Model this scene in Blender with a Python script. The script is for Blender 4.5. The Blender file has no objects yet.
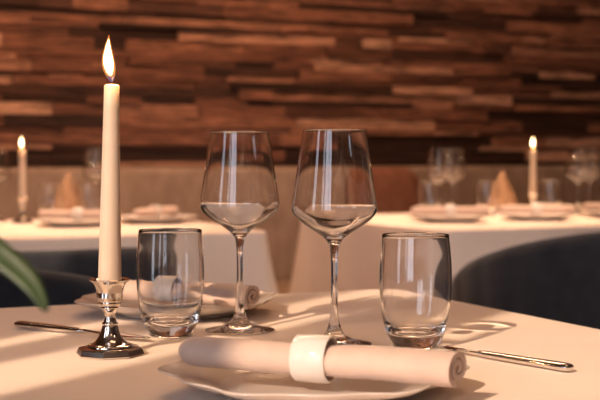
import bpy, bmesh, math, random
from mathutils import Vector, Matrix, noise

random.seed(7)
S = bpy.context.scene
COL = S.collection
PI = math.pi
RAD = math.radians

# ------------------------------------------------------------------ camera
cam_data = bpy.data.cameras.new('camera')
cam = bpy.data.objects.new('camera', cam_data)
COL.objects.link(cam)
cam.location = (0, 0, 0.944)
cam.rotation_euler = (RAD(90 - 1.997), 0, 0)
cam_data.sensor_width = 36
cam_data.lens = 1233 / 600 * 36
cam_data.clip_start = 0.05
cam_data.dof.use_dof = True
cam_data.dof.focus_distance = 1.2
cam_data.dof.aperture_fstop = 8.4
S.camera = cam

# ------------------------------------------------------------------ world, sun, area lights, exposure
w = bpy.data.worlds.new('sky')
S.world = w
w.use_nodes = True
bg = w.node_tree.nodes['Background']
bg.inputs[0].default_value = (0.78, 0.85, 1.0, 1)
bg.inputs[1].default_value = 4.4

ROOM = RAD(25)                       # the room and its tables are turned 25 degrees to the lens


def rw(r, v, z=0.0):
    c, s = math.cos(ROOM), math.sin(ROOM)
    return Vector((r * c - v * s, r * s + v * c, z))


SUN_AZ, SUN_EL = RAD(60), RAD(30)    # travelling direction seen from above, height over the horizon
sd = bpy.data.lights.new('sun', 'SUN')
sd.energy = 4.6
sd.color = (1.0, 0.71, 0.48)
sd.angle = RAD(0.6)
sun = bpy.data.objects.new('sun', sd)
COL.objects.link(sun)
sdir = Vector((math.cos(SUN_AZ) * math.cos(SUN_EL), math.sin(SUN_AZ) * math.cos(SUN_EL), -math.sin(SUN_EL)))
sun.rotation_euler = sdir.to_track_quat('-Z', 'Y').to_euler()
sun.location = (-3, -4, 4)


def area(name, loc, target, size, energy, color, size_y=None):
    d = bpy.data.lights.new(name, 'AREA')
    d.energy = energy
    d.color = color
    d.size = size
    if size_y:
        d.shape = 'RECTANGLE'
        d.size_y = size_y
    o = bpy.data.objects.new(name, d)
    COL.objects.link(o)
    o.location = loc
    o.rotation_euler = (Vector(target) - Vector(loc)).to_track_quat('-Z', 'Y').to_euler()
    return o


WARM = (1.0, 0.56, 0.33)
# added warm fill lights, none in view: timber wall, back tables, front table
area('fill_light_wall', rw(1.1, 3.5, 2.7), rw(1.1, 4.6, 1.35), 2.6, 18, WARM, 0.3)
area('fill_light_tables', rw(1.4, 3.4, 2.75), rw(1.4, 3.4, 0), 1.8, 30, WARM, 0.6)
area('fill_light_near', rw(0.7, 0.6, 2.75), rw(0.5, 1.0, 0), 1.0, 5, WARM, 0.6)

# added unseen spots, standing in for sunlight on the two tables by the banquette
for q in ((0.80, 3.42), (1.95, 3.25), (2.6, 3.25)):
    d = bpy.data.lights.new('table_fill_spot', 'SPOT')
    d.energy = 160
    d.color = (1.0, 0.68, 0.44)
    d.spot_size = RAD(34)
    d.spot_blend = 0.8
    d.shadow_soft_size = 0.04
    o = bpy.data.objects.new('table_fill_spot', d)
    COL.objects.link(o)
    o.location = rw(*q, 2.75)

# added fill spot behind the lens, brightening the cloths and chairs at the back
d = bpy.data.lights.new('back_fill_spot', 'SPOT')
d.energy = 230
d.color = (1.0, 0.76, 0.66)
d.spot_size = RAD(28)
d.spot_blend = 0.6
d.shadow_soft_size = 0.05
o = bpy.data.objects.new('back_fill_spot', d)
COL.objects.link(o)
o.location = rw(0.9, -1.0, 2.6)
o.rotation_euler = (rw(1.4, 3.0, 0.62) - o.location).to_track_quat('-Z', 'Y').to_euler()

# small warm point lights, added out of view for glints on glass and silver
for q in ((1.6, 3.0, 2.7), (2.7, 3.0, 2.7), (0.6, 2.8, 2.7), (1.5, -0.6, 2.5), (0.3, -1.2, 2.5), (2.6, 0.6, 2.5)):
    d = bpy.data.lights.new('glint_light', 'POINT')
    d.energy = 5
    d.color = (1.0, 0.62, 0.36)
    d.shadow_soft_size = 0.03
    o = bpy.data.objects.new('glint_light', d)
    COL.objects.link(o)
    o.location = rw(*q)

S.view_settings.view_transform = 'Standard'
S.view_settings.look = 'None'
S.view_settings.gamma = 1
S.view_settings.use_curve_mapping = False
S.view_settings.exposure = 0.08
S.cycles.use_denoising = True
S.cycles.max_bounces = 16
S.cycles.transmission_bounces = 16
S.cycles.transparent_max_bounces = 16
S.cycles.glossy_bounces = 8
S.cycles.diffuse_bounces = 4
S.cycles.caustics_reflective = True
S.cycles.caustics_refractive = True
S.cycles.blur_glossy = 0.5
S.cycles.sample_clamp_indirect = 6


# ------------------------------------------------------------------ helpers
def link(name, bm, mat=None, parent=None, smooth=True, angle=None):
    bmesh.ops.recalc_face_normals(bm, faces=bm.faces)
    me = bpy.data.meshes.new(name)
    bm.to_mesh(me)
    bm.free()
    if smooth:
        for p in me.polygons:
            p.use_smooth = True
        if angle:
            me.set_sharp_from_angle(angle=RAD(angle))
    o = bpy.data.objects.new(name, me)
    COL.objects.link(o)
    if mat:
        me.materials.append(mat)
    if parent:
        o.parent = parent
    return o


def thing(name, loc=(0, 0, 0), rz=0.0):
    o = bpy.data.objects.new(name, None)
    o.empty_display_size = 0.05
    COL.objects.link(o)
    o.location = loc
    o.rotation_euler = (0, 0, rz)
    return o


def tag(o, label, cat, group=None):
    o['label'] = label
    o['category'] = cat
    if group:
        o['group'] = group
    elif 'group' in o.keys():
        del o['group']
    return o


def struct(o):
    o['kind'] = 'structure'
    return o


def dup(root, loc, rz, label, cat, group=None):
    r = root.copy()
    COL.objects.link(r)
    r.location = loc
    r.rotation_euler = (0, 0, rz)
    for ch in list(root.children):
        c = ch.copy()
        COL.objects.link(c)
        c.parent = r
        for g in list(ch.children):
            d = g.copy()
            COL.objects.link(d)
            d.parent = c
    return tag(r, label, cat, group)


def box(bm, x0, x1, y0, y1, z0, z1, bev=0.0, seg=2):
    r = bmesh.ops.create_cube(bm, size=1)
    vs = r['verts']
    for v in vs:
        v.co = Vector(((x0 + x1) / 2 + v.co.x * (x1 - x0), (y0 + y1) / 2 + v.co.y * (y1 - y0), (z0 + z1) / 2 + v.co.z * (z1 - z0)))
    if bev:
        es = list({e for v in vs for e in v.link_edges})
        bmesh.ops.bevel(bm, geom=es, offset=bev, segments=seg, affect='EDGES', profile=0.5)


def spline(pts, k=6):
    """Catmull-Rom through the points, k samples a span (centripetal-like, clamped ends)."""
    out = []
    n = len(pts)
    for i in range(n - 1):
        p0 = pts[max(i - 1, 0)]
        p1, p2 = pts[i], pts[i + 1]
        p3 = pts[min(i + 2, n - 1)]
        d = math.dist(p1, p2)
        d0 = max(math.dist(p0, p1), 1e-9)
        d2 = max(math.dist(p2, p3), 1e-9)
        for j in range(k):
            t = j / k
            q = []
            for a in range(len(p1)):
                m1 = (p2[a] - p0[a]) / (d0 + d) * d if i > 0 else (p2[a] - p1[a])
                m2 = (p3[a] - p1[a]) / (d + d2) * d if i < n - 2 else (p2[a] - p1[a])
                h = (2 * t**3 - 3 * t**2 + 1) * p1[a] + (t**3 - 2 * t**2 + t) * m1 + (-2 * t**3 + 3 * t**2) * p2[a] + (t**3 - t**2) * m2
                q.append(h)
            out.append(tuple(q))
    out.append(tuple(pts[-1]))
    return out


def lathe(bm, prof, n=48, fr=None, off=(0, 0)):
    """Turn (radius, z) points about Z. fr(phi, r, z) may return a new radius."""
    rings = []
    for (r, z) in prof:
        if r < 1e-6:
            rings.append([bm.verts.new((off[0], off[1], z))])
        else:
            ring = []
            for i in range(n):
                ph = 2 * PI * i / n
                rr = fr(ph, r, z) if fr else r
                ring.append(bm.verts.new((off[0] + rr * math.cos(ph), off[1] + rr * math.sin(ph), z)))
            rings.append(ring)
    for a, b in zip(rings[:-1], rings[1:]):
        if len(a) == 1 and len(b) == 1:
            continue
        if len(a) == 1:
            for i in range(n):
                bm.faces.new((a[0], b[i], b[(i + 1) % n]))
        elif len(b) == 1:
            for i in range(n):
                bm.faces.new((a[i], b[0], a[(i + 1) % n]))
        else:
            for i in range(n):
                bm.faces.new((a[i], b[i], b[(i + 1) % n], a[(i + 1) % n]))


def sweep(bm, sections, close=True, caps=True):
    """Loft a list of vertex loops (lists of Vectors)."""
    L = [[bm.verts.new(p) for p in s] for s in sections]
    n = len(L[0])
    rng = range(n) if close else range(n - 1)
    for a, b in zip(L[:-1], L[1:]):
        for i in rng:
            bm.faces.new((a[i], a[(i + 1) % n], b[(i + 1) % n], b[i]))
    if caps:
        bm.faces.new(L[0])
        bm.faces.new(L[-1])
    return L


def tube(bm, pts, rads, n=10):
    """Round bar along 3-D points."""
    secs = []
    for i, p in enumerate(pts):
        a = Vector(pts[max(i - 1, 0)])
        b = Vector(pts[min(i + 1, len(pts) - 1)])
        t = (b - a).normalized()
        u = t.orthogonal().normalized() if abs(t.z) > 0.95 else t.cross(Vector((0, 0, 1))).normalized()
        v = t.cross(u).normalized()
        r = rads[i] if isinstance(rads, (list, tuple)) else rads
        secs.append([Vector(p) + u * (r * math.cos(2 * PI * k / n)) + v * (r * math.sin(2 * PI * k / n)) for k in range(n)])
    sweep(bm, secs)


# ------------------------------------------------------------------ materials
def mat(name, base=(0.8, 0.8, 0.8), rough=0.5, metal=0.0, trans=0.0, ior=1.5, spec=0.5, sheen=0.0):
    m = bpy.data.materials.new(name)
    m.use_nodes = True
    p = m.node_tree.nodes['Principled BSDF']
    p.inputs['Base Color'].default_value = (*base, 1)
    p.inputs['Roughness'].default_value = rough
    p.inputs['Metallic'].default_value = metal
    p.inputs['Transmission Weight'].default_value = trans
    p.inputs['IOR'].default_value = ior
    p.inputs['Specular IOR Level'].default_value = spec
    p.inputs['Sheen Weight'].default_value = sheen
    return m


def node(m, t, **kw):
    n = m.node_tree.nodes.new(t)
    for k, v in kw.items():
        setattr(n, k, v)
    return n


def wire(m, a, b):
    m.node_tree.links.new(a, b)


def noise_color(m, c1, c2, scale, stretch=(1, 1, 1), detail=3, lo=0.3, hi=0.7):
    p = m.node_tree.nodes['Principled BSDF']
    tc = node(m, 'ShaderNodeTexCoord')
    mp = node(m, 'ShaderNodeMapping')
    mp.inputs['Scale'].default_value = stretch
    nz = node(m, 'ShaderNodeTexNoise')
    nz.inputs['Scale'].default_value = scale
    nz.inputs['Detail'].default_value = detail
    cr = node(m, 'ShaderNodeValToRGB')
    cr.color_ramp.elements[0].position = lo
    cr.color_ramp.elements[1].position = hi
    cr.color_ramp.elements[0].color = (*c1, 1)
    cr.color_ramp.elements[1].color = (*c2, 1)
    wire(m, tc.outputs['Object'], mp.inputs[0])
    wire(m, mp.outputs[0], nz.inputs['Vector'])
    wire(m, nz.outputs[0], cr.inputs[0])
    wire(m, cr.outputs[0], p.inputs['Base Color'])
    return mp


def bump(m, scale, strength, dist=0.001, detail=4, stretch=(1, 1, 1), coord='Object'):
    p = m.node_tree.nodes['Principled BSDF']
    tc = node(m, 'ShaderNodeTexCoord')
    mp = node(m, 'ShaderNodeMapping')
    mp.inputs['Scale'].default_value = stretch
    nz = node(m, 'ShaderNodeTexNoise')
    nz.inputs['Scale'].default_value = scale
    nz.inputs['Detail'].default_value = detail
    b = node(m, 'ShaderNodeBump')
    b.inputs['Strength'].default_value = strength
    b.inputs['Distance'].default_value = dist
    wire(m, tc.outputs[coord], mp.inputs[0])
    wire(m, mp.outputs[0], nz.inputs['Vector'])
    wire(m, nz.outputs[0], b.inputs['Height'])
    wire(m, b.outputs[0], p.inputs['Normal'])


M = {}
M['glass'] = mat('clear_glass', (1, 1, 1), 0.0, trans=1.0, ior=1.5)
M['cloth'] = mat('white_linen', (0.80, 0.72, 0.66), 0.85, spec=0.15, sheen=0.1)
noise_color(M['cloth'], (0.81, 0.68, 0.58), (0.86, 0.73, 0.63), 9)
bump(M['cloth'], 600, 0.12, 0.0006)
M['napkin'] = mat('taupe_napkin', (0.56, 0.45, 0.41), 0.9, spec=0.1, sheen=0.2)
noise_color(M['napkin'], (0.53, 0.39, 0.32), (0.61, 0.455, 0.375), 40)
bump(M['napkin'], 900, 0.2, 0.0006)
M['porcelain'] = mat('glazed_porcelain', (0.82, 0.78, 0.74), 0.12, spec=0.5)
noise_color(M['porcelain'], (0.66, 0.59, 0.545), (0.69, 0.62, 0.57), 6)
M['silver'] = mat('polished_silver', (0.80, 0.74, 0.68), 0.10, metal=1.0)
noise_color(M['silver'], (0.76, 0.70, 0.64), (0.82, 0.77, 0.72), 60)
M['steel'] = mat('polished_steel', (0.72, 0.70, 0.68), 0.08, metal=1.0)
noise_color(M['steel'], (0.70, 0.68, 0.66), (0.75, 0.73, 0.71), 50)
M['wax'] = mat('cream_wax', (0.86, 0.76, 0.60), 0.45, spec=0.3)
noise_color(M['wax'], (0.60, 0.47, 0.36), (0.63, 0.50, 0.39), 30)
pw = M['wax'].node_tree.nodes['Principled BSDF']
pw.inputs['Subsurface Weight'].default_value = 0.35
pw.inputs['Subsurface Radius'].default_value = (0.012, 0.007, 0.004)
pw.inputs['Subsurface Scale'].default_value = 1.0
M['wick'] = mat('burnt_wick', (0.03, 0.022, 0.018), 0.9)
noise_color(M['wick'], (0.02, 0.015, 0.012), (0.05, 0.035, 0.03), 300)
M['navy'] = mat('slate_blue_upholstery', (0.02, 0.026, 0.04), 0.8, spec=0.2, sheen=0.25)
noise_color(M['navy'], (0.015, 0.018, 0.025), (0.024, 0.028, 0.037), 30)
bump(M['navy'], 300, 0.3, 0.002)
M['bench'] = mat('taupe_bench_fabric', (0.30, 0.21, 0.15), 0.85, spec=0.15)
noise_color(M['bench'], (0.25, 0.17, 0.12), (0.36, 0.255, 0.185), 18, (1, 1, 0.5))
bump(M['bench'], 200, 0.2, 0.002)
M['cushion'] = mat('rust_brown_fabric', (0.22, 0.09, 0.05), 0.85, spec=0.15)
noise_color(M['cushion'], (0.19, 0.075, 0.042), (0.26, 0.11, 0.062), 25)
M['brown_napkin'] = mat('brown_napkin', (0.34, 0.20, 0.12), 0.85, spec=0.1)
noise_color(M['brown_napkin'], (0.28, 0.16, 0.095), (0.40, 0.24, 0.15), 60, (1, 1, 0.3))
M['dark_wood'] = mat('dark_oak', (0.08, 0.045, 0.025), 0.5)
noise_color(M['dark_wood'], (0.06, 0.03, 0.016), (0.11, 0.06, 0.033), 8, (8, 8, 1))
M['floor'] = mat('oak_floor', (0.20, 0.11, 0.06), 0.45)
noise_color(M['floor'], (0.15, 0.08, 0.042), (0.26, 0.15, 0.085), 4, (1, 9, 1))
M['plaster'] = mat('warm_plaster', (0.42, 0.30, 0.22), 0.9)
noise_color(M['plaster'], (0.15, 0.10, 0.075), (0.19, 0.13, 0.10), 3)
M['leaf'] = mat('dark_green_leaf', (0.05, 0.13, 0.02), 0.45)
noise_color(M['leaf'], (0.016, 0.036, 0.007), (0.032, 0.06, 0.013), 40)
M['stem'] = mat('green_stem', (0.10, 0.16, 0.04), 0.6)
noise_color(M['stem'], (0.08, 0.13, 0.03), (0.13, 0.19, 0.05), 50)
M['ceramic'] = mat('grey_ceramic', (0.25, 0.23, 0.21), 0.4)
noise_color(M['ceramic'], (0.22, 0.20, 0.18), (0.29, 0.27, 0.25), 20)

# reclaimed timber: every board its own brown, long grain
m = M['timber'] = mat('reclaimed_timber', rough=0.7, spec=0.25)
p = m.node_tree.nodes['Principled BSDF']
geo = node(m, 'ShaderNodeNewGeometry')
ramp = node(m, 'ShaderNodeValToRGB')
el = ramp.color_ramp.elements
cols = [(0.0, (0.040, 0.018, 0.012)), (0.18, (0.085, 0.036, 0.022)), (0.36, (0.15, 0.062, 0.036)), (0.55, (0.20, 0.085, 0.050)),
        (0.74, (0.27, 0.12, 0.07)), (0.90, (0.38, 0.19, 0.12)), (1.0, (0.55, 0.32, 0.21))]
el[0].position, el[0].color = cols[0][0], (*cols[0][1], 1)
el[1].position, el[1].color = cols[-1][0], (*cols[-1][1], 1)
for pos, c in cols[1:-1]:
    e = el.new(pos)
    e.color = (*c, 1)
wire(m, geo.outputs['Random Per Island'], ramp.inputs[0])
tc = node(m, 'ShaderNodeTexCoord')
mp = node(m, 'ShaderNodeMapping')
mp.inputs['Scale'].default_value = (5, 20, 50)
addv = node(m, 'ShaderNodeVectorMath', operation='ADD')
mulr = node(m, 'ShaderNodeMath', operation='MULTIPLY')
mulr.inputs[1].default_value = 37
wire(m, geo.outputs['Random Per Island'], mulr.inputs[0])
wire(m, tc.outputs['Object'], mp.inputs[0])
wire(m, mp.outputs[0], addv.inputs[0])
wire(m, mulr.outputs[0], addv.inputs[1])
nz = node(m, 'ShaderNodeTexNoise')
nz.inputs['Scale'].default_value = 1.6
nz.inputs['Detail'].default_value = 5
nz.inputs['Roughness'].default_value = 0.65
wire(m, addv.outputs[0], nz.inputs['Vector'])
gr = node(m, 'ShaderNodeValToRGB')
gr.color_ramp.elements[0].position = 0.30
gr.color_ramp.elements[0].color = (0.08, 0.075, 0.07, 1)
gr.color_ramp.elements[1].position = 0.68
gr.color_ramp.elements[1].color = (1.5, 1.45, 1.4, 1)
wire(m, nz.outputs[0], gr.inputs[0])
mx = node(m, 'ShaderNodeMix', data_type='RGBA', blend_type='MULTIPLY')
mx.inputs['Factor'].default_value = 1.0
wire(m, ramp.outputs[0], mx.inputs['A'])
wire(m, gr.outputs[0], mx.inputs['B'])
wire(m, mx.outputs['Result'], p.inputs['Base Color'])
bp = node(m, 'ShaderNodeBump')
bp.inputs['Strength'].default_value = 0.5
bp.inputs['Distance'].default_value = 0.004
wire(m, nz.outputs[0], bp.inputs['Height'])
wire(m, bp.outputs[0], p.inputs['Normal'])

# the nearly black boards among them
M['dark_timber'] = mat('near_black_timber', (0.03, 0.013, 0.008), 0.75, spec=0.2)
noise_color(M['dark_timber'], (0.012, 0.006, 0.004), (0.06, 0.026, 0.016), 1.6, (2.2, 20, 45), 5)

# flame: a see-through orange mantle, blue at its root, round a white-hot core
def flame_mat(name, stops, lo, hi, z0, z1, see_through):
    m = bpy.data.materials.new(name)
    m.use_nodes = True
    nt = m.node_tree
    nt.nodes.remove(nt.nodes['Principled BSDF'])
    em = node(m, 'ShaderNodeEmission')
    tc = node(m, 'ShaderNodeTexCoord')
    sp = node(m, 'ShaderNodeSeparateXYZ')
    cr = node(m, 'ShaderNodeValToRGB')
    ce = cr.color_ramp.elements
    ce[0].position, ce[0].color = stops[0][0], (*stops[0][1], 1)
    ce[1].position, ce[1].color = stops[-1][0], (*stops[-1][1], 1)
    for q, c in stops[1:-1]:
        e = ce.new(q)
        e.color = (*c, 1)
    st = node(m, 'ShaderNodeMapRange')
    st.inputs['From Min'].default_value = z0
    st.inputs['From Max'].default_value = z1
    st.inputs['To Min'].default_value = lo
    st.inputs['To Max'].default_value = hi
    wire(m, tc.outputs['Generated'], sp.inputs[0])
    wire(m, sp.outputs['Z'], cr.inputs[0])
    wire(m, sp.outputs['Z'], st.inputs[0])
    wire(m, cr.outputs[0], em.inputs['Color'])
    wire(m, st.outputs[0], em.inputs['Strength'])
    out = em.outputs[0]
    if see_through:
        tr = node(m, 'ShaderNodeBsdfTransparent')
        ad = node(m, 'ShaderNodeAddShader')
        wire(m, em.outputs[0], ad.inputs[0])
        wire(m, tr.outputs[0], ad.inputs[1])
        out = ad.outputs[0]
    wire(m, out, nt.nodes['Material Output'].inputs['Surface'])
    return m


M['flame'] = flame_mat('flame_mantle', [(0.0, (0.06, 0.12, 0.55)), (0.08, (0.18, 0.14, 0.34)), (0.16, (1.0, 0.40, 0.09)), (0.8, (1.0, 0.40, 0.09)), (1.0, (1.0, 0.26, 0.05))], .18, .42, 0, .3, True)
M['flame_core'] = flame_mat('flame_core', [(0.0, (1.0, 0.50, 0.20)), (0.25, (1.0, 0.76, 0.42)), (1.0, (1.0, 0.72, 0.36))], .5, 14, 0, .3, False)

# ------------------------------------------------------------------ the room (drawn in room axes, turned by ROOM)
R0, R1, W0, W1, H = -1.6, 4.4, -2.6, 4.6, 2.85


def room(name, bm, material, smooth=False, parent=None):
    o = link(name, bm, material, parent, smooth)
    if not parent:
        o.rotation_euler = (0, 0, ROOM)
    return o


bm = bmesh.new(); box(bm, R0 - .2, R1 + .2, W0 - .2, W1 + .3, -0.1, 0); struct(room('floor', bm, M['floor']))
bm = bmesh.new(); box(bm, R0 - .2, R1 + .2, W0 - .2, W1 + .3, H, H + .1); struct(room('ceiling', bm, M['plaster']))
bm = bmesh.new(); box(bm, R1, R1 + .2, W0 - .2, W1 + .3, 0, H); struct(room('wall_right', bm, M['plaster']))
bm = bmesh.new(); box(bm, R0 - .2, R1, W0 - .2, W0, 0, H); struct(room('wall_front', bm, M['plaster']))

# back wall: reclaimed boards of many widths and depths, all one cladding
bm = bmesh.new()
box(bm, R0 - .2, R1, W1 + .03, W1 + .25, 0, H)
rb = random.Random(12)
z = 0.0
while z < H - 0.005:
    h = min(rb.choice([0.018, 0.022, 0.026, 0.032, 0.038, 0.046]), H - z)
    x = R0 - rb.random() * 0.5
    while x < R1:
        L = rb.choice([0.14, 0.2, 0.28, 0.36, 0.5, 0.7]) * rb.uniform(0.85, 1.15)
        d = rb.uniform(0.0, 0.022)
        a, b = max(x, R0 - .2), min(x + L, R1)
        if b > a + 0.01:
            n0 = len(bm.faces)
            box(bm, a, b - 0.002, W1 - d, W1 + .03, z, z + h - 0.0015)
            if rb.random() < (0.8 if .9 < z < .99 else 0.13):  # far more near-black boards in the band just above the bench
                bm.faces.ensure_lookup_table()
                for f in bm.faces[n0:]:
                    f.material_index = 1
        x += L
    z += h
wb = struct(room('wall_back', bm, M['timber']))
wb.data.materials.append(M['dark_timber'])

# window wall on the left: piers, sill and head around two tall windows
SILL, HEAD = 0.35, 2.62
OPEN = [(-1.9, -0.458, HEAD), (-0.273, 0.012, HEAD), (0.77, 1.05, 2.45)]
bm = bmesh.new()
box(bm, R0 - .03, R0, W0, W1 + .03, 0, SILL)
box(bm, R0 - .03, R0, W0, W1 + .03, HEAD, H)
ys = [W0] + [q for o_ in OPEN for q in o_[:2]] + [W1 + .03]
for a, b in zip(ys[0::2], ys[1::2]):
    box(bm, R0 - .03, R0, a, b, SILL, HEAD)
for a, b, h in OPEN:
    if h < HEAD:
        box(bm, R0 - .03, R0, a, b, h, HEAD)
struct(room('wall_left', bm, M['plaster']))
BARS = [[-1.2], [-0.0855], [0.91]]
WID = [0.05, 0.069, 0.04]
for i, (a, b, h) in enumerate(OPEN):
    bm = bmesh.new()
    box(bm, R0 - .028, R0 - .002, a, b, SILL, SILL + .04)
    box(bm, R0 - .028, R0 - .002, a, b, h - .04, h)
    for y in BARS[i]:
        box(bm, R0 - .028, R0 - .002, y - WID[i] / 2, y + WID[i] / 2, SILL, h)
    struct(room('window_%d' % (i + 1), bm, M['dark_wood']))


# ------------------------------------------------------------------ banquette along the timber wall
bq = thing('banquette', rw(1.6, 4.28), ROOM)
tag(bq, 'long taupe upholstered bench with a high back along the timber wall', 'bench')
bm = bmesh.new(); box(bm, -2.6, 2.6, -.26, .26, 0, .30); link('base', bm, M['dark_wood'], bq, False)
bm = bmesh.new(); box(bm, -2.6, 2.6, -.30, .17, .305, .46, .03, 3); link('seat', bm, M['bench'], bq)
bm = bmesh.new()
box(bm, -2.6, 2.6, .175, .285, .305, .905, .025, 3)
link('backrest', bm, M['bench'], bq)


# ------------------------------------------------------------------ tables and cloths
def square_pt(t, half_x, half_y, rad):
    """Point of a rounded rectangle's outline, t in 0..1 by angle, with its outward normal."""
    a = 2 * PI * t
    c, s = math.cos(a), math.sin(a)
    k = min(half_x / max(abs(c), 1e-9), half_y / max(abs(s), 1e-9))
    x, y = c * k, s * k
    cx, cy = half_x - rad, half_y - rad
    if abs(x) > cx and abs(y) > cy:
        sx, sy = math.copysign(1, x), math.copysign(1, y)
        # ray / corner-arc intersection
        ox, oy = sx * cx, sy * cy
        b = c * ox + s * oy
        q = ox * ox + oy * oy - rad * rad
        tt = b + math.sqrt(max(b * b - q, 0))
        x, y = c * tt, s * tt
        nx, ny = (x - ox) / rad, (y - oy) / rad
    else:
        if abs(x) >= half_x - 1e-6:
            nx, ny = math.copysign(1, x), 0
        else:
            nx, ny = 0, math.copysign(1, y)
    return x, y, nx, ny


CR = 0.045


def make_table(name, rc, wc, sx, sy, label, cloth_label, seed):
    t = thing(name, rw(rc, wc), ROOM)
    tag(t, label, 'table', 'restaurant tables')
    bm = bmesh.new()
    sweep(bm, [[Vector((*square_pt(i / 160, sx / 2 - .004 - e, sy / 2 - .004 - e, CR)[:2], z)) for i in range(160)] for e, z in ((.010, .715), (.007, .718), (.007, .741), (.009, .745), (.014, .7475))])
    link('tabletop', bm, M['dark_wood'], t, True, 40)
    for ax in (-1, 1):
        for ay in (-1, 1):
            bm = bmesh.new()
            px, py = ax * (sx / 2 - .09), ay * (sy / 2 - .09)
            box(bm, px - .025, px + .025, py - .025, py + .025, 0, .7145, .005)
            link('leg', bm, M['dark_wood'], t, True, 40)
    # cloth
    rnd = random.Random(seed)
    N = 288
    ph = [rnd.uniform(0, 2 * PI) for _ in range(4)]
    bm = bmesh.new()
    hx, hy, cr_ = sx / 2, sy / 2, CR
    rows = []
    for f in (0.0, .25, .5, .7, .85, .94, .985):
        rows.append(('top', f))
    for f in (0.15, .4, .7, 1.0):
        rows.append(('edge', f))
    for f in (.06, .14, .24, .36, .5, .65, .8, .92, 1.0):
        rows.append(('drop', f))
    DROP = 0.34
    rings = []
    for kind, f in rows:
        if kind == 'top' and f == 0:
            rings.append([bm.verts.new((0, 0, .75))])
            continue
        ring = []
        for i in range(N):
            tt = i / N
            x, y, nx, ny = square_pt(tt, hx - .004, hy - .004, cr_)
            a = 2 * PI * tt
            corner = max(0.0, 1 - abs(abs(math.sin(2 * a)) - 1) * 5)
            wave = (math.sin(9 * a + ph[0]) * .5 + math.sin(14 * a + ph[1]) * .35 + math.sin(23 * a + ph[2]) * .15)
            if kind == 'top':
                px, py, pz = x * f, y * f, .75
                pz += 0.0006 * noise.noise(Vector((px * 9 + seed, py * 9, 0))) * (1 if f < .97 else .3)
            elif kind == 'edge':
                e = f * PI / 2
                rr = .006
                px, py, pz = x + nx * (math.sin(e) * rr - rr * .3), y + ny * (math.sin(e) * rr - rr * .3), .75 - rr + rr * math.cos(e)
            else:
                amp = f ** 1.2
                out = .0042 + amp * (.020 + .016 * wave + .058 * corner)
                px, py, pz = x + nx * out, y + ny * out, .744 - f * DROP
            ring.append(bm.verts.new((px, py, pz)))
        rings.append(ring)
    for i in range(N):
        bm.faces.new((rings[0][0], rings[1][i], rings[1][(i + 1) % N]))
    for A, B in zip(rings[1:-1], rings[2:]):
        for i in range(N):
            bm.faces.new((A[i], B[i], B[(i + 1) % N], A[(i + 1) % N]))
    o = link('tablecloth', bm, M['cloth'])
    o.location = rw(rc, wc)
    o.rotation_euler = (0, 0, ROOM)
    md = o.modifiers.new('hem', 'SOLIDIFY'); md.thickness = .0012; md.offset = -1
    tag(o, cloth_label, 'tablecloth', 'white tablecloths')


TZ = 0.7508
make_table('dining_table', .445, 1.147, .90, .90, 'small square wooden table under the sunlit white cloth at the front, laid for two', 'white tablecloth with slanting bands of sunlight under the two tall wine glasses', 1)
make_table('dining_table', .845, 3.40, .90, .90, 'square wooden table behind the tall cream candle, beside the banquette', 'white tablecloth with a rounded corner hanging behind the left wine glass', 2)
make_table('dining_table', 2.33, 3.26, 1.22, .92, 'wider wooden table behind the right tumbler, in front of the banquette', 'white tablecloth on the table behind the slate-blue chair on the right', 3)


# ------------------------------------------------------------------ tub chairs
def make_chair(loc, rz, label, R=.31, top=.765, drop=.10, a_max=118):
    """Open front faces local +Y; the shell wraps round -Y."""
    t = thing('tub_chair', loc, rz)
    tag(t, label, 'chair', 'upholstered tub chairs')
    bm = bmesh.new()
    n = 120
    thick = .05
    secs = []
    for i in range(n + 1):
        q = -1 + 2 * i / n
        a = RAD(a_max) * q
        zt = top - drop * (abs(q) ** 2.2)
        zb = .30
        ch = .006 * (abs(math.sin(q * 26)) ** .6)
        ro, ri = R, R - thick
        taper = lambda z: 1 - .16 * (top - z) / top

        def P(r, z):
            return Vector((r * taper(z) * math.sin(a), -r * taper(z) * math.cos(a), z))
        loop = []
        for z in (zb, zb + .1, zb + .2, zt - .12, zt - .03):
            loop.append(P(ro + ch, z))
        for k in range(1, 6):
            e = PI * k / 6
            loop.append(P((ro + ri) / 2 + thick / 2 * math.cos(e), zt - .025 + .025 * math.sin(e)))
        for z in (zt - .03, zt - .12, zb + .2, zb + .1, zb):
            loop.append(P(ri - ch, z))
        secs.append(loop)
    sweep(bm, secs)
    link('backrest', bm, M['navy'], t)
    bm = bmesh.new()
    prof = spline([(0, .30), (.2, .30), (.232, .315), (.236, .38), (.225, .425), (.19, .445), (0, .455)], 4)
    lathe(bm, prof, 48, lambda ph, r, z: r * (R - thick - .006) / .262)
    link('seat', bm, M['navy'], t)
    for ax in (-1, 1):
        for ay in (-1, 1):
            bm = bmesh.new()
            tube(bm, [(ax * .19, ay * .17, 0), (ax * .16, ay * .15, .299)], [.011, .018], 12)
            link('leg', bm, M['dark_wood'], t)
    return t


make_chair(rw(.36, 1.90), ROOM + PI, 'dark slate-blue tub chair facing us across the front table, behind the candlestick', top=.75)
make_chair(rw(.60, 2.63), ROOM, 'dark slate-blue tub chair drawn up to the table on the left, its back towards us', top=.765, drop=.05)
make_chair(Vector((.79, 2.98, 0)), ROOM - .1, 'dark slate-blue tub chair with a wide curved back, behind the right tumbler', R=.44, top=.805, drop=.16, a_max=112)


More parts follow.
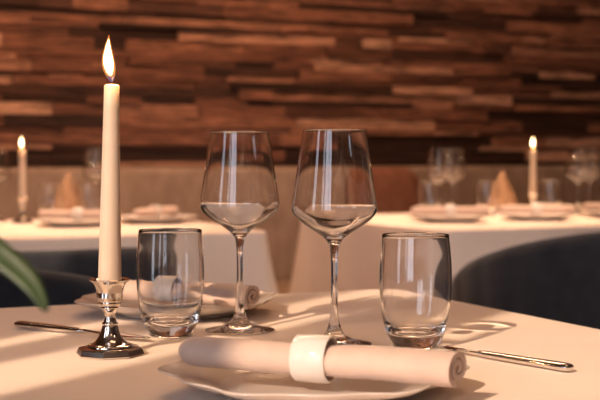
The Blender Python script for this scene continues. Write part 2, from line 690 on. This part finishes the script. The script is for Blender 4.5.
# ------------------------------------------------------------------ glasses
WG = [(0, 0), (.033, 0), (.0382, .0010), (.0386, .0018), (.036, .0026), (.028, .0042), (.018, .0068), (.0105, .0115), (.0063, .020), (.0043, .033),
      (.0035, .055), (.0034, .080), (.0040, .095), (.0058, .1035), (.0095, .109), (.0175, .1155), (.0285, .1225), (.0370, .1290), (.0418, .1345),
      (.0440, .1395), (.0437, .1445), (.0422, .155), (.0390, .176), (.0357, .199), (.0329, .2185), (.0323, .2208), (.0319, .2212)]
WI = [(.0314, .2208), (.0319, .2185), (.0348, .199), (.0381, .176), (.0413, .155), (.0428, .1445), (.0430, .1398), (.0407, .1352), (.0358, .1302), (.0270, .1240),
      (.0160, .1178), (.0075, .1135), (0, .1125)]


def make_wine_glass():
    t = thing('wine_glass')
    bm = bmesh.new()
    lathe(bm, spline(WG, 4) + spline(WI, 4), 72)
    o = link('glass_body', bm, M['glass'], t)
    return t


TO = [(0, .0015), (.018, .0012), (.0215, 0), (.0235, .0008), (.0262, .006), (.0292, .0125), (.0318, .022), (.0345, .036), (.0364, .053), (.0370, .068),
      (.0365, .086), (.0352, .102), (.0341, .1135), (.0337, .1147)]
TI = [(.0330, .1140), (.0337, .102), (.0349, .086), (.0353, .068), (.0347, .053), (.0327, .037), (.0290, .0245), (.0235, .0175), (.015, .0142), (0, .0130)]


def make_tumbler():
    t = thing('water_tumbler')
    bm = bmesh.new()
    lathe(bm, spline(TO, 4) + spline(TI, 4), 72)
    link('glass_body', bm, M['glass'], t)
    return t


# ------------------------------------------------------------------ plates, napkins, rings
def wob(ph, r, z):
    k = max(0.0, min(1.0, (r - .088) / .04))
    k = k * k * (3 - 2 * k)
    return .97 * r * (1 + k * (.032 * math.cos(6 * ph + .6) + .024 * math.cos(12 * ph + 1.2) - .034))


def make_plate():
    bm = bmesh.new()
    pr = spline([(0, .0030), (.07, .0030)], 3) + spline([(.0715, .0004), (.0735, 0), (.0755, .0008), (.078, .0040), (.09, .0072), (.108, .0122), (.121, .0165), (.1275, .0200),
                 (.1302, .0214), (.1299, .0224), (.1282, .0221), (.121, .0190), (.108, .0160), (.092, .0116), (.084, .0084), (.080, .0068), (.074, .0062), (.05, .0060)], 3) + [(0, .0060)]
    lathe(bm, [(r, z * .88) for r, z in pr], 144, wob)
    return link('dinner_plate', bm, M['porcelain'])


def make_napkin(L=.236):
    """Rolled napkin lying along local X, resting on its underside at z=0."""
    R = .0142
    turns = 2.0
    K = 88
    cl = []
    for i in range(K + 1):
        f = i / K
        r = R * (.20 + .80 * f) - .0016
        a = -PI / 2 - .2 - turns * 2 * PI * (1 - f)
        cl.append((r * math.cos(a) * 1.08, r * math.sin(a) * .95))
    th = .0019
    outer, inner = [], []
    for i, (x, y) in enumerate(cl):
        xa, ya = cl[max(i - 1, 0)]
        xb, yb = cl[min(i + 1, K)]
        d = math.hypot(xb - xa, yb - ya)
        nx, ny = -(yb - ya) / d, (xb - xa) / d
        g = th * min(1, (K - i) / 3 + .35)
        outer.append((x + nx * g, y + ny * g))
        inner.append((x - nx * g, y - ny * g))
    loop2 = outer + inner[::-1]
    secs = []
    n = 44
    for k in range(n + 1):
        f = k / n
        x = -L / 2 + L * f
        s = 1.0 - .10 * math.exp(-((x - .004) / .02) ** 2) + .10 * f
        # softly closed fold at the far-left end
        e = max(0.0, 1 - (x + L / 2) / .014)
        s *= math.sqrt(max(1 - e * e * .80, .05))
        sag = .0006 * math.sin(9 * f + 1)
        sec = []
        for (cy, cz) in loop2:
            jit = .0005 * noise.noise(Vector((x * 60, cy * 200, cz * 200)))
            y = cy * s * 1.2
            xx = x + (.16 * y if f > .6 else 0) * ((f - .6) / .4 if f > .6 else 0)
            sec.append(Vector((xx, y, R + cz * s + sag + jit)))
        secs.append(sec)
    bm = bmesh.new()
    LL = sweep(bm, secs, True, False)
    for end in (LL[0], LL[-1]):          # the rolled edge itself, layer by layer
        m_ = len(end)
        for i in range(K):
            bm.faces.new((end[i], end[i + 1], end[m_ - 2 - i], end[m_ - 1 - i]))
    return link('rolled_napkin', bm, M['napkin'], None, True, 50)


def make_ring():
    bm = bmesh.new()
    ro, ri, hw = .0190, .0166, .0145
    prof = [(ri, -hw + .0006), (ri + .0008, -hw), (ro - .0008, -hw), (ro, -hw + .0012), (ro + .0003, 0), (ro, hw - .0012), (ro - .0008, hw), (ri + .0008, hw), (ri, hw - .0006)]
    lathe(bm, prof + [prof[0]], 72)
    bmesh.ops.remove_doubles(bm, verts=bm.verts, dist=1e-6)
    bmesh.ops.rotate(bm, verts=bm.verts, cent=(0, 0, 0), matrix=Matrix.Rotation(PI / 2, 3, 'Y'))
    return link('napkin_ring', bm, M['porcelain'], None, True, 50)


# ------------------------------------------------------------------ cutlery
def make_knife(L=.205, handle=.105):
    """Along local X from the handle end at x=0; lies on z=0."""
    t = thing('table_knife')

    def bar(stations, name, zc):
        bm = bmesh.new()
        secs = []
        for (x, wd, hh) in stations:
            secs.append([Vector((x, wd * math.cos(2 * PI * k / 14), zc + hh * math.sin(2 * PI * k / 14))) for k in range(14)])
        sweep(bm, secs)
        return link(name, bm, M['steel'], t)
    hs = spline([(0, .002, .0012), (.0015, .0058, .0030), (.006, .0075, .0038), (.03, .0072, .0037), (.07, .0060, .0033), (handle - .006, .0048, .0030), (handle, .0030, .0026)], 4)
    bar(hs, 'handle', .004)
    bs = spline([(handle - .001, .0028, .0024), (handle + .012, .0026, .0018), (handle + .025, .0055, .0011), (handle + .05, .0085, .0009), (L - .02, .0090, .0008), (L - .006, .0062, .0007), (L, .0010, .0005)], 4)
    bar(bs, 'blade', .004)
    return t


# ------------------------------------------------------------------ candles
def make_candlestick():
    t = thing('candlestick')
    # eight-sided foot
    bm = bmesh.new()
    secs = []
    for (r, z) in [(.0330, 0), (.0338, .0010), (.0316, .0060), (.0302, .0069), (.027, .0074), (.0225, .0078)]:
        secs.append([Vector((r * math.cos(2 * PI * (k + .5) / 8 + .33), r * math.sin(2 * PI * (k + .5) / 8 + .33), z)) for k in range(8)])
    sweep(bm, secs)
    link('foot', bm, M['silver'], t, True, 25)
    bm = bmesh.new()
    pr = spline([(.0228, .0079), (.0222, .0092), (.0180, .0108), (.0140, .0136), (.0110, .0180), (.0088, .0235), (.0076, .0280)], 4) + \
        spline([(.0070, .0284), (.0078, .0296), (.0078, .0306), (.0066, .0318)], 3) + spline([(.0062, .0322), (.0055, .0360), (.0058, .0405), (.0078, .0445)], 4) + \
        spline([(.0082, .0449), (.0086, .0458), (.0082, .0466)], 3)
    lathe(bm, [(0, .0078)] + pr + [(0, .0466)], 64)
    link('stem', bm, M['silver'], t, True, 50)
    bm = bmesh.new()
    pr = spline([(.0078, .0467), (.0102, .0482), (.0110, .0502), (.0108, .0516)], 3) + spline([(.0116, .0522), (.0120, .0560), (.0130, .0615), (.0143, .0665), (.0166, .0705), (.0198, .0727), (.0204, .0734), (.0200, .0740)], 4) + \
        spline([(.0185, .0738), (.0155, .0725), (.0136, .0705), (.0130, .067), (.0128, .056)], 4)
    lathe(bm, [(0, .0467)] + pr + [(0, .055)], 64)
    link('candle_cup', bm, M['silver'], t, True, 50)
    return t


def make_candle(r0, r1, h, flame_h, lean=0.0, power=1.6):
    t = thing('taper_candle')
    bm = bmesh.new()
    pr = [(0, 0), (r0 - .0006, 0), (r0, .001)] + [(r0 + (r1 - r0) * k / 8, .001 + (h - .003) * k / 8) for k in range(1, 9)] + [(r1 - .0008, h - .0008), (r1 - .002, h), (.003, h - .0015), (0, h - .002)]
    lathe(bm, pr, 40)
    link('wax_body', bm, M['wax'], t)
    bm = bmesh.new()
    tube(bm, [(0, 0, h - .002), (.0002, 0, h + .003), (.0008, 0, h + .007)], [.0009, .0009, .0006], 8)
    link('wick', bm, M['wick'], t)
    bm = bmesh.new()
    fr = flame_h / .046
    # teardrop standing round the wick, tip leaning a little
    secs = []
    P = spline([(0.0004, .0), (.0030, .003), (.0048, .008), (.0062, .015), (.0060, .022), (.0044, .030), (.0024, .038), (.0010, .043), (.0002, .046)], 4)
    for (r, z) in P:
        x0 = -.0022 * math.sin(min(z / .046, 1) * PI) + lean * z
        secs.append([Vector((fr * (x0 + r * math.cos(2 * PI * k / 24)), fr * r * math.sin(2 * PI * k / 24), h + .0018 + fr * z)) for k in range(24)])
    sweep(bm, secs)
    f = link('flame', bm, M['flame'], t)
    bm = bmesh.new()
    secs = []
    for (r, z) in P:
        zc = .0055 + z * .79
        x0 = -.0022 * math.sin(min(zc / .046, 1) * PI) + lean * zc
        secs.append([Vector((fr * (x0 + .72 * r * math.cos(2 * PI * k / 24)), fr * .72 * r * math.sin(2 * PI * k / 24), h + .0018 + fr * zc)) for k in range(24)])
    sweep(bm, secs)
    link('flame_core', bm, M['flame_core'], f)
    pl = bpy.data.lights.new('flame_light', 'POINT')
    pl.energy = power
    pl.color = (1, .55, .22)
    pl.shadow_soft_size = .008
    lo = bpy.data.objects.new('flame_light', pl)
    COL.objects.link(lo)
    lo.parent = t
    lo.location = (0, 0, h + flame_h * .5)
    return t


# ------------------------------------------------------------------ the front table's setting
def at_t(x, y, z=0.0):
    return Vector((x, y, TZ + z))


stick = make_candlestick()
stick.location = at_t(-.1862, 1.204)
tag(stick, 'short polished silver candlestick with an eight-sided foot on the front table', 'candlestick', 'silver candlesticks')
candle = make_candle(.0117, .0073, .2085, .046, -.07)
candle.location = at_t(-.1866, 1.204, .0555)
candle.rotation_euler = (0, RAD(.9), 0)
tag(candle, 'tall lit cream taper candle in the silver candlestick at the front', 'candle', 'lit taper candles')

wine = make_wine_glass()
wine.location = at_t(-.0666, 1.362)
tag(wine, 'empty tall wine glass, the left of the two standing on the front table', 'wine glass', 'wine glasses on the front table')
dup(wine, at_t(.0352, 1.262), .4, 'empty tall wine glass standing just behind the white napkin ring', 'wine glass', 'wine glasses on the front table')

tum = make_tumbler()
tum.location = at_t(-.1405, 1.333)
tag(tum, 'empty water tumbler beside the tall candle, in front of the far plate', 'tumbler', 'tumblers on the front table')
dup(tum, at_t(.1175, 1.252), .7, 'empty water tumbler at the front right, behind the open end of the rolled napkin', 'tumbler', 'tumblers on the front table')

plate = make_plate()
plate.location = at_t(.012, 1.014)
plate.rotation_euler = (0, 0, .15)
tag(plate, 'white wavy-rimmed plate nearest the lens, under the napkin with the ring in full view', 'plate', 'plates on the front table')
dup(plate, at_t(-.152, 1.525), .5, 'white wavy-rimmed plate at the far side of the front table, behind the left tumbler', 'plate', 'plates on the front table')

ang = math.atan2(-.088, .2164)
nap = make_napkin()
nap.location = at_t(.0115, .978, .0186)
nap.rotation_euler = (0, 0, ang)
tag(nap, 'rolled taupe napkin with its spiral end to the right on the nearest plate', 'napkin', 'rolled napkins on the front table')
ring = make_ring()
ax = Vector((math.cos(ang), math.sin(ang), 0))
ring.location = nap.location + ax * .0 + Vector((0, 0, .0142))
ring.rotation_euler = (0, 0, ang)
tag(ring, 'white porcelain napkin ring around the napkin on the nearest plate', 'napkin ring', 'napkin rings on the front table')
far_nap = dup(nap, at_t(-.146, 1.458, .0186), ang, 'rolled taupe napkin on the far plate, its spiral end behind the left wine glass', 'napkin', 'rolled napkins on the front table')
far_nap.scale = (.84, 1, 1)          # folded a little shorter
dup(ring, at_t(-.158, 1.4645, .0186 + .0142), ang, 'white porcelain napkin ring seen through the left tumbler', 'napkin ring', 'napkin rings on the front table')

kn = make_knife(.20, .105)
kn.location = at_t(-.3215, 1.3935, .0002)
kn.rotation_euler = (0, 0, math.atan2(-.106, .155))
tag(kn, 'polished steel knife lying behind the candlestick, handle to the left', 'knife', 'knives on the front table')
k2 = make_knife(.155, .108)
k2.location = at_t(.2435, 1.100, .0002)
k2.rotation_euler = (0, 0, math.atan2(.0913, -.077))
tag(k2, 'polished steel knife to the right of the nearest plate, handle towards us', 'knife', 'knives on the front table')


# ------------------------------------------------------------------ plant at the left edge
pt = thing('potted_plant', at_t(-.26, .76))
tag(pt, 'plant in a small pot at the left, one dark green leaf drooping into view', 'plant')
bm = bmesh.new()
lathe(bm, spline([(0, 0), (.026, 0), (.03, .004), (.036, .04), (.038, .07), (.0365, .0715), (.034, .07), (.031, .04), (0, .035)], 4), 40)
link('pot', bm, M['ceramic'], pt)


def leaf(pts, width, parent):
    """A blade along 3-D points with a folded midrib and real thickness."""
    C = spline(pts, 6)
    bm = bmesh.new()
    secs = []
    n = len(C) - 1
    for i, c in enumerate(C):
        f = i / n
        a = Vector(C[max(i - 1, 0)]); b = Vector(C[min(i + 1, n)])
        t = (b - a).normalized()
        side = t.cross(Vector((.25, -.9, .35))).normalized()
        up = side.cross(t).normalized()
        wd = width * (math.sin(PI * min(1, f * .93 + .05)) ** .75) + .0006
        th = .0006
        loop = []
        for s in (-1, -.5, 0, .5, 1):
            loop.append(Vector(c) + side * (wd * s) + up * (th + .18 * wd * abs(s)))
        for s in (1, .5, 0, -.5, -1):
            loop.append(Vector(c) + side * (wd * s) + up * (-th + .18 * wd * abs(s)))
        secs.append(loop)
    sweep(bm, secs)
    return link('leaf', bm, M['leaf'], parent)


bm = bmesh.new()
tube(bm, [(0, 0, .036), (.004, .002, .09), (.016, -.02, .150), (.03, -.05, .168)], [.003, .0026, .0022, .0016], 10)
link('stem', bm, M['stem'], pt)
leaf([(.03, -.05, .166), (.06, -.08, .164), (.095, -.105, .145), (.118, -.115, .128), (.128, -.12, .113)], .0064, pt)
leaf([(.016, -.02, .150), (-.02, .02, .19), (-.06, .03, .20), (-.09, .035, .17)], .011, pt)
leaf([(.004, .002, .09), (-.01, -.03, .13), (-.03, -.07, .14), (-.04, -.10, .11)], .010, pt)


# ------------------------------------------------------------------ background tables
def rt(r, v, z=0.0):
    return rw(r, v, TZ + z)


def setting(pos, rot, where, n_label, glasses, tumbler, ringed=True, grp='far'):
    g = ' on the background tables'
    dup(plate, pos, rot, 'white plate ' + where, 'plate', 'plates' + g)
    dup(nap, pos + Vector((0, 0, .0186)), rot, 'rolled taupe napkin on the plate ' + where, 'napkin', 'rolled napkins' + g)
    dup(ring, pos + Vector((0, 0, .0328)), rot, 'white napkin ring on the plate ' + where, 'napkin ring', 'napkin rings' + g)


# table on the left
st2 = dup(stick, rt(.792, 3.63), .5, 'silver candlestick at the left edge on the table behind the tall candle', 'candlestick', 'silver candlesticks')
c2 = make_candle(.0117, .0090, .158, .040, 0, 1.0)
c2.location = rt(.792, 3.63, .0555)
tag(c2, 'lit cream taper candle far back at the left edge of the picture', 'candle', 'lit taper candles')
W_B = 'wine glasses on the background tables'
T_B = 'tumblers on the background tables'
dup(wine, rt(1.045, 3.73), .2, 'wine glass just left of the tall candle on the left background table', 'wine glass', W_B)
dup(wine, rt(.735, 3.73), .9, 'wine glass cut by the left edge of the picture on the background table', 'wine glass', W_B)
dup(tum, rt(.862, 3.58), 0, 'tumbler between the left background candle and the brown cone napkin', 'tumbler', T_B)
dup(tum, rt(.985, 3.60), 0, 'tumbler to the right of the brown cone napkin on the left background table', 'tumbler', T_B)
setting(rt(.90, 3.40), ang + .2, 'in the middle of the left background table', '', 0, 0)
setting(rt(1.15, 3.48), ang + PI / 2, 'near the right corner of the left background table', '', 0, 0)


def make_cone():
    t = thing('cone_napkin')
    bm = bmesh.new()
    # two folded wings leaning on each other, open at the bottom
    n = 28
    secs = []
    for k in range(9):
        f = k / 8
        z = .145 * f
        s = (1 - f) ** .85 * .066 + .0015
        loop = []
        for i in range(n):
            a = 2 * PI * i / n
            rr = s * (1 + .06 * math.cos(5 * a + 2 * f))
            loop.append(Vector((rr * math.cos(a), .62 * rr * math.sin(a), z)))
        secs.append(loop)
    sweep(bm, secs)
    o = link('standing_cloth', bm, M['brown_napkin'], t)
    bm = bmesh.new()
    ctr = [(.060, -.010, .006), (.044, -.026, .040), (.022, -.020, .090), (.003, -.003, .143)]
    tube(bm, spline(ctr, 5), .0028, 8)
    link('folded_edge', bm, M['brown_napkin'], t)
    return t


cone = make_cone()
cone.location = rt(.945, 3.69)
cone.rotation_euler = (0, 0, ROOM)
tag(cone, 'brown napkin folded into a standing cone between tumblers on the left background table', 'napkin', 'cone napkins')
dup(cone, rt(2.372, 3.478), ROOM, 'brown napkin folded into a standing cone beside the right background candle', 'napkin', 'cone napkins')

# table on the right
dup(stick, rt(2.415, 3.36), .5, 'silver candlestick on the right background table', 'candlestick', 'silver candlesticks')
c3 = make_candle(.0117, .0090, .162, .042, 0, 1.0)
c3.location = rt(2.415, 3.36, .0555)
tag(c3, 'lit cream taper candle on the right background table', 'candle', 'lit taper candles')
dup(wine, rt(2.10, 3.43), .2, 'wine glass above the right tumbler on the background table, left of a pair', 'wine glass', W_B)
dup(wine, rt(2.205, 3.52), .6, 'wine glass of the background pair nearer to the brown cone napkin', 'wine glass', W_B)
dup(wine, rt(2.63, 3.40), .3, 'wine glass right of the right background candle', 'wine glass', W_B)
dup(wine, rt(2.725, 3.46), .3, 'wine glass cut by the right edge of the picture on the background table', 'wine glass', W_B)
dup(tum, rt(2.02, 3.36), 0, 'tumbler at the left end of the right background table', 'tumbler', T_B)
dup(tum, rt(2.235, 3.36), 0, 'tumbler in front of the brown cone napkin on the right background table', 'tumbler', T_B)
dup(tum, rt(2.50, 3.38), 0, 'tumbler just right of the right background candle', 'tumbler', T_B)
setting(rt(1.97, 3.16), ang + .45, 'at the left end of the right background table', '', 0, 0)
setting(rt(2.27, 3.14), ang + .45, 'in the middle of the right background table', '', 0, 0)
setting(rt(2.62, 3.18), ang + .45, 'at the right end of the right background table', '', 0, 0)

# scatter cushion on the banquette
t = thing('scatter_cushion', rw(2.42, 4.38, .463), ROOM)
bm = bmesh.new()
n = 32
for sgn in (0,):
    secs = []
    for k in range(13):
        e = -PI / 2 + PI * k / 12
        y = .055 * math.sin(e)
        s = .09 + .06 * math.cos(e) ** .5 if abs(math.cos(e)) > 1e-6 else .09
        loop = []
        for i in range(n):
            a = 2 * PI * i / n
            c, s_ = math.cos(a), math.sin(a)
            q = (abs(c) ** 5 + abs(s_) ** 5) ** (-1 / 5)
            loop.append(Vector((s * q * c, y, .29 + s * q * s_)))
        secs.append(loop)
    sweep(bm, secs)
o = link('cover', bm, M['cushion'], t)
tag(t, 'rust brown scatter cushion leaning on the banquette behind the right wine glass', 'cushion')

# sunlight is also focused by the glasses on the cloth behind them
sd.cycles.is_caustics_light = True
for o in bpy.data.objects:
    if o.type == 'MESH':
        if o.name.startswith('glass_body'):
            o.cycles.is_caustics_caster = True
        elif o.name.startswith(('tablecloth', 'rolled_napkin', 'dinner_plate')):
            o.cycles.is_caustics_receiver = True
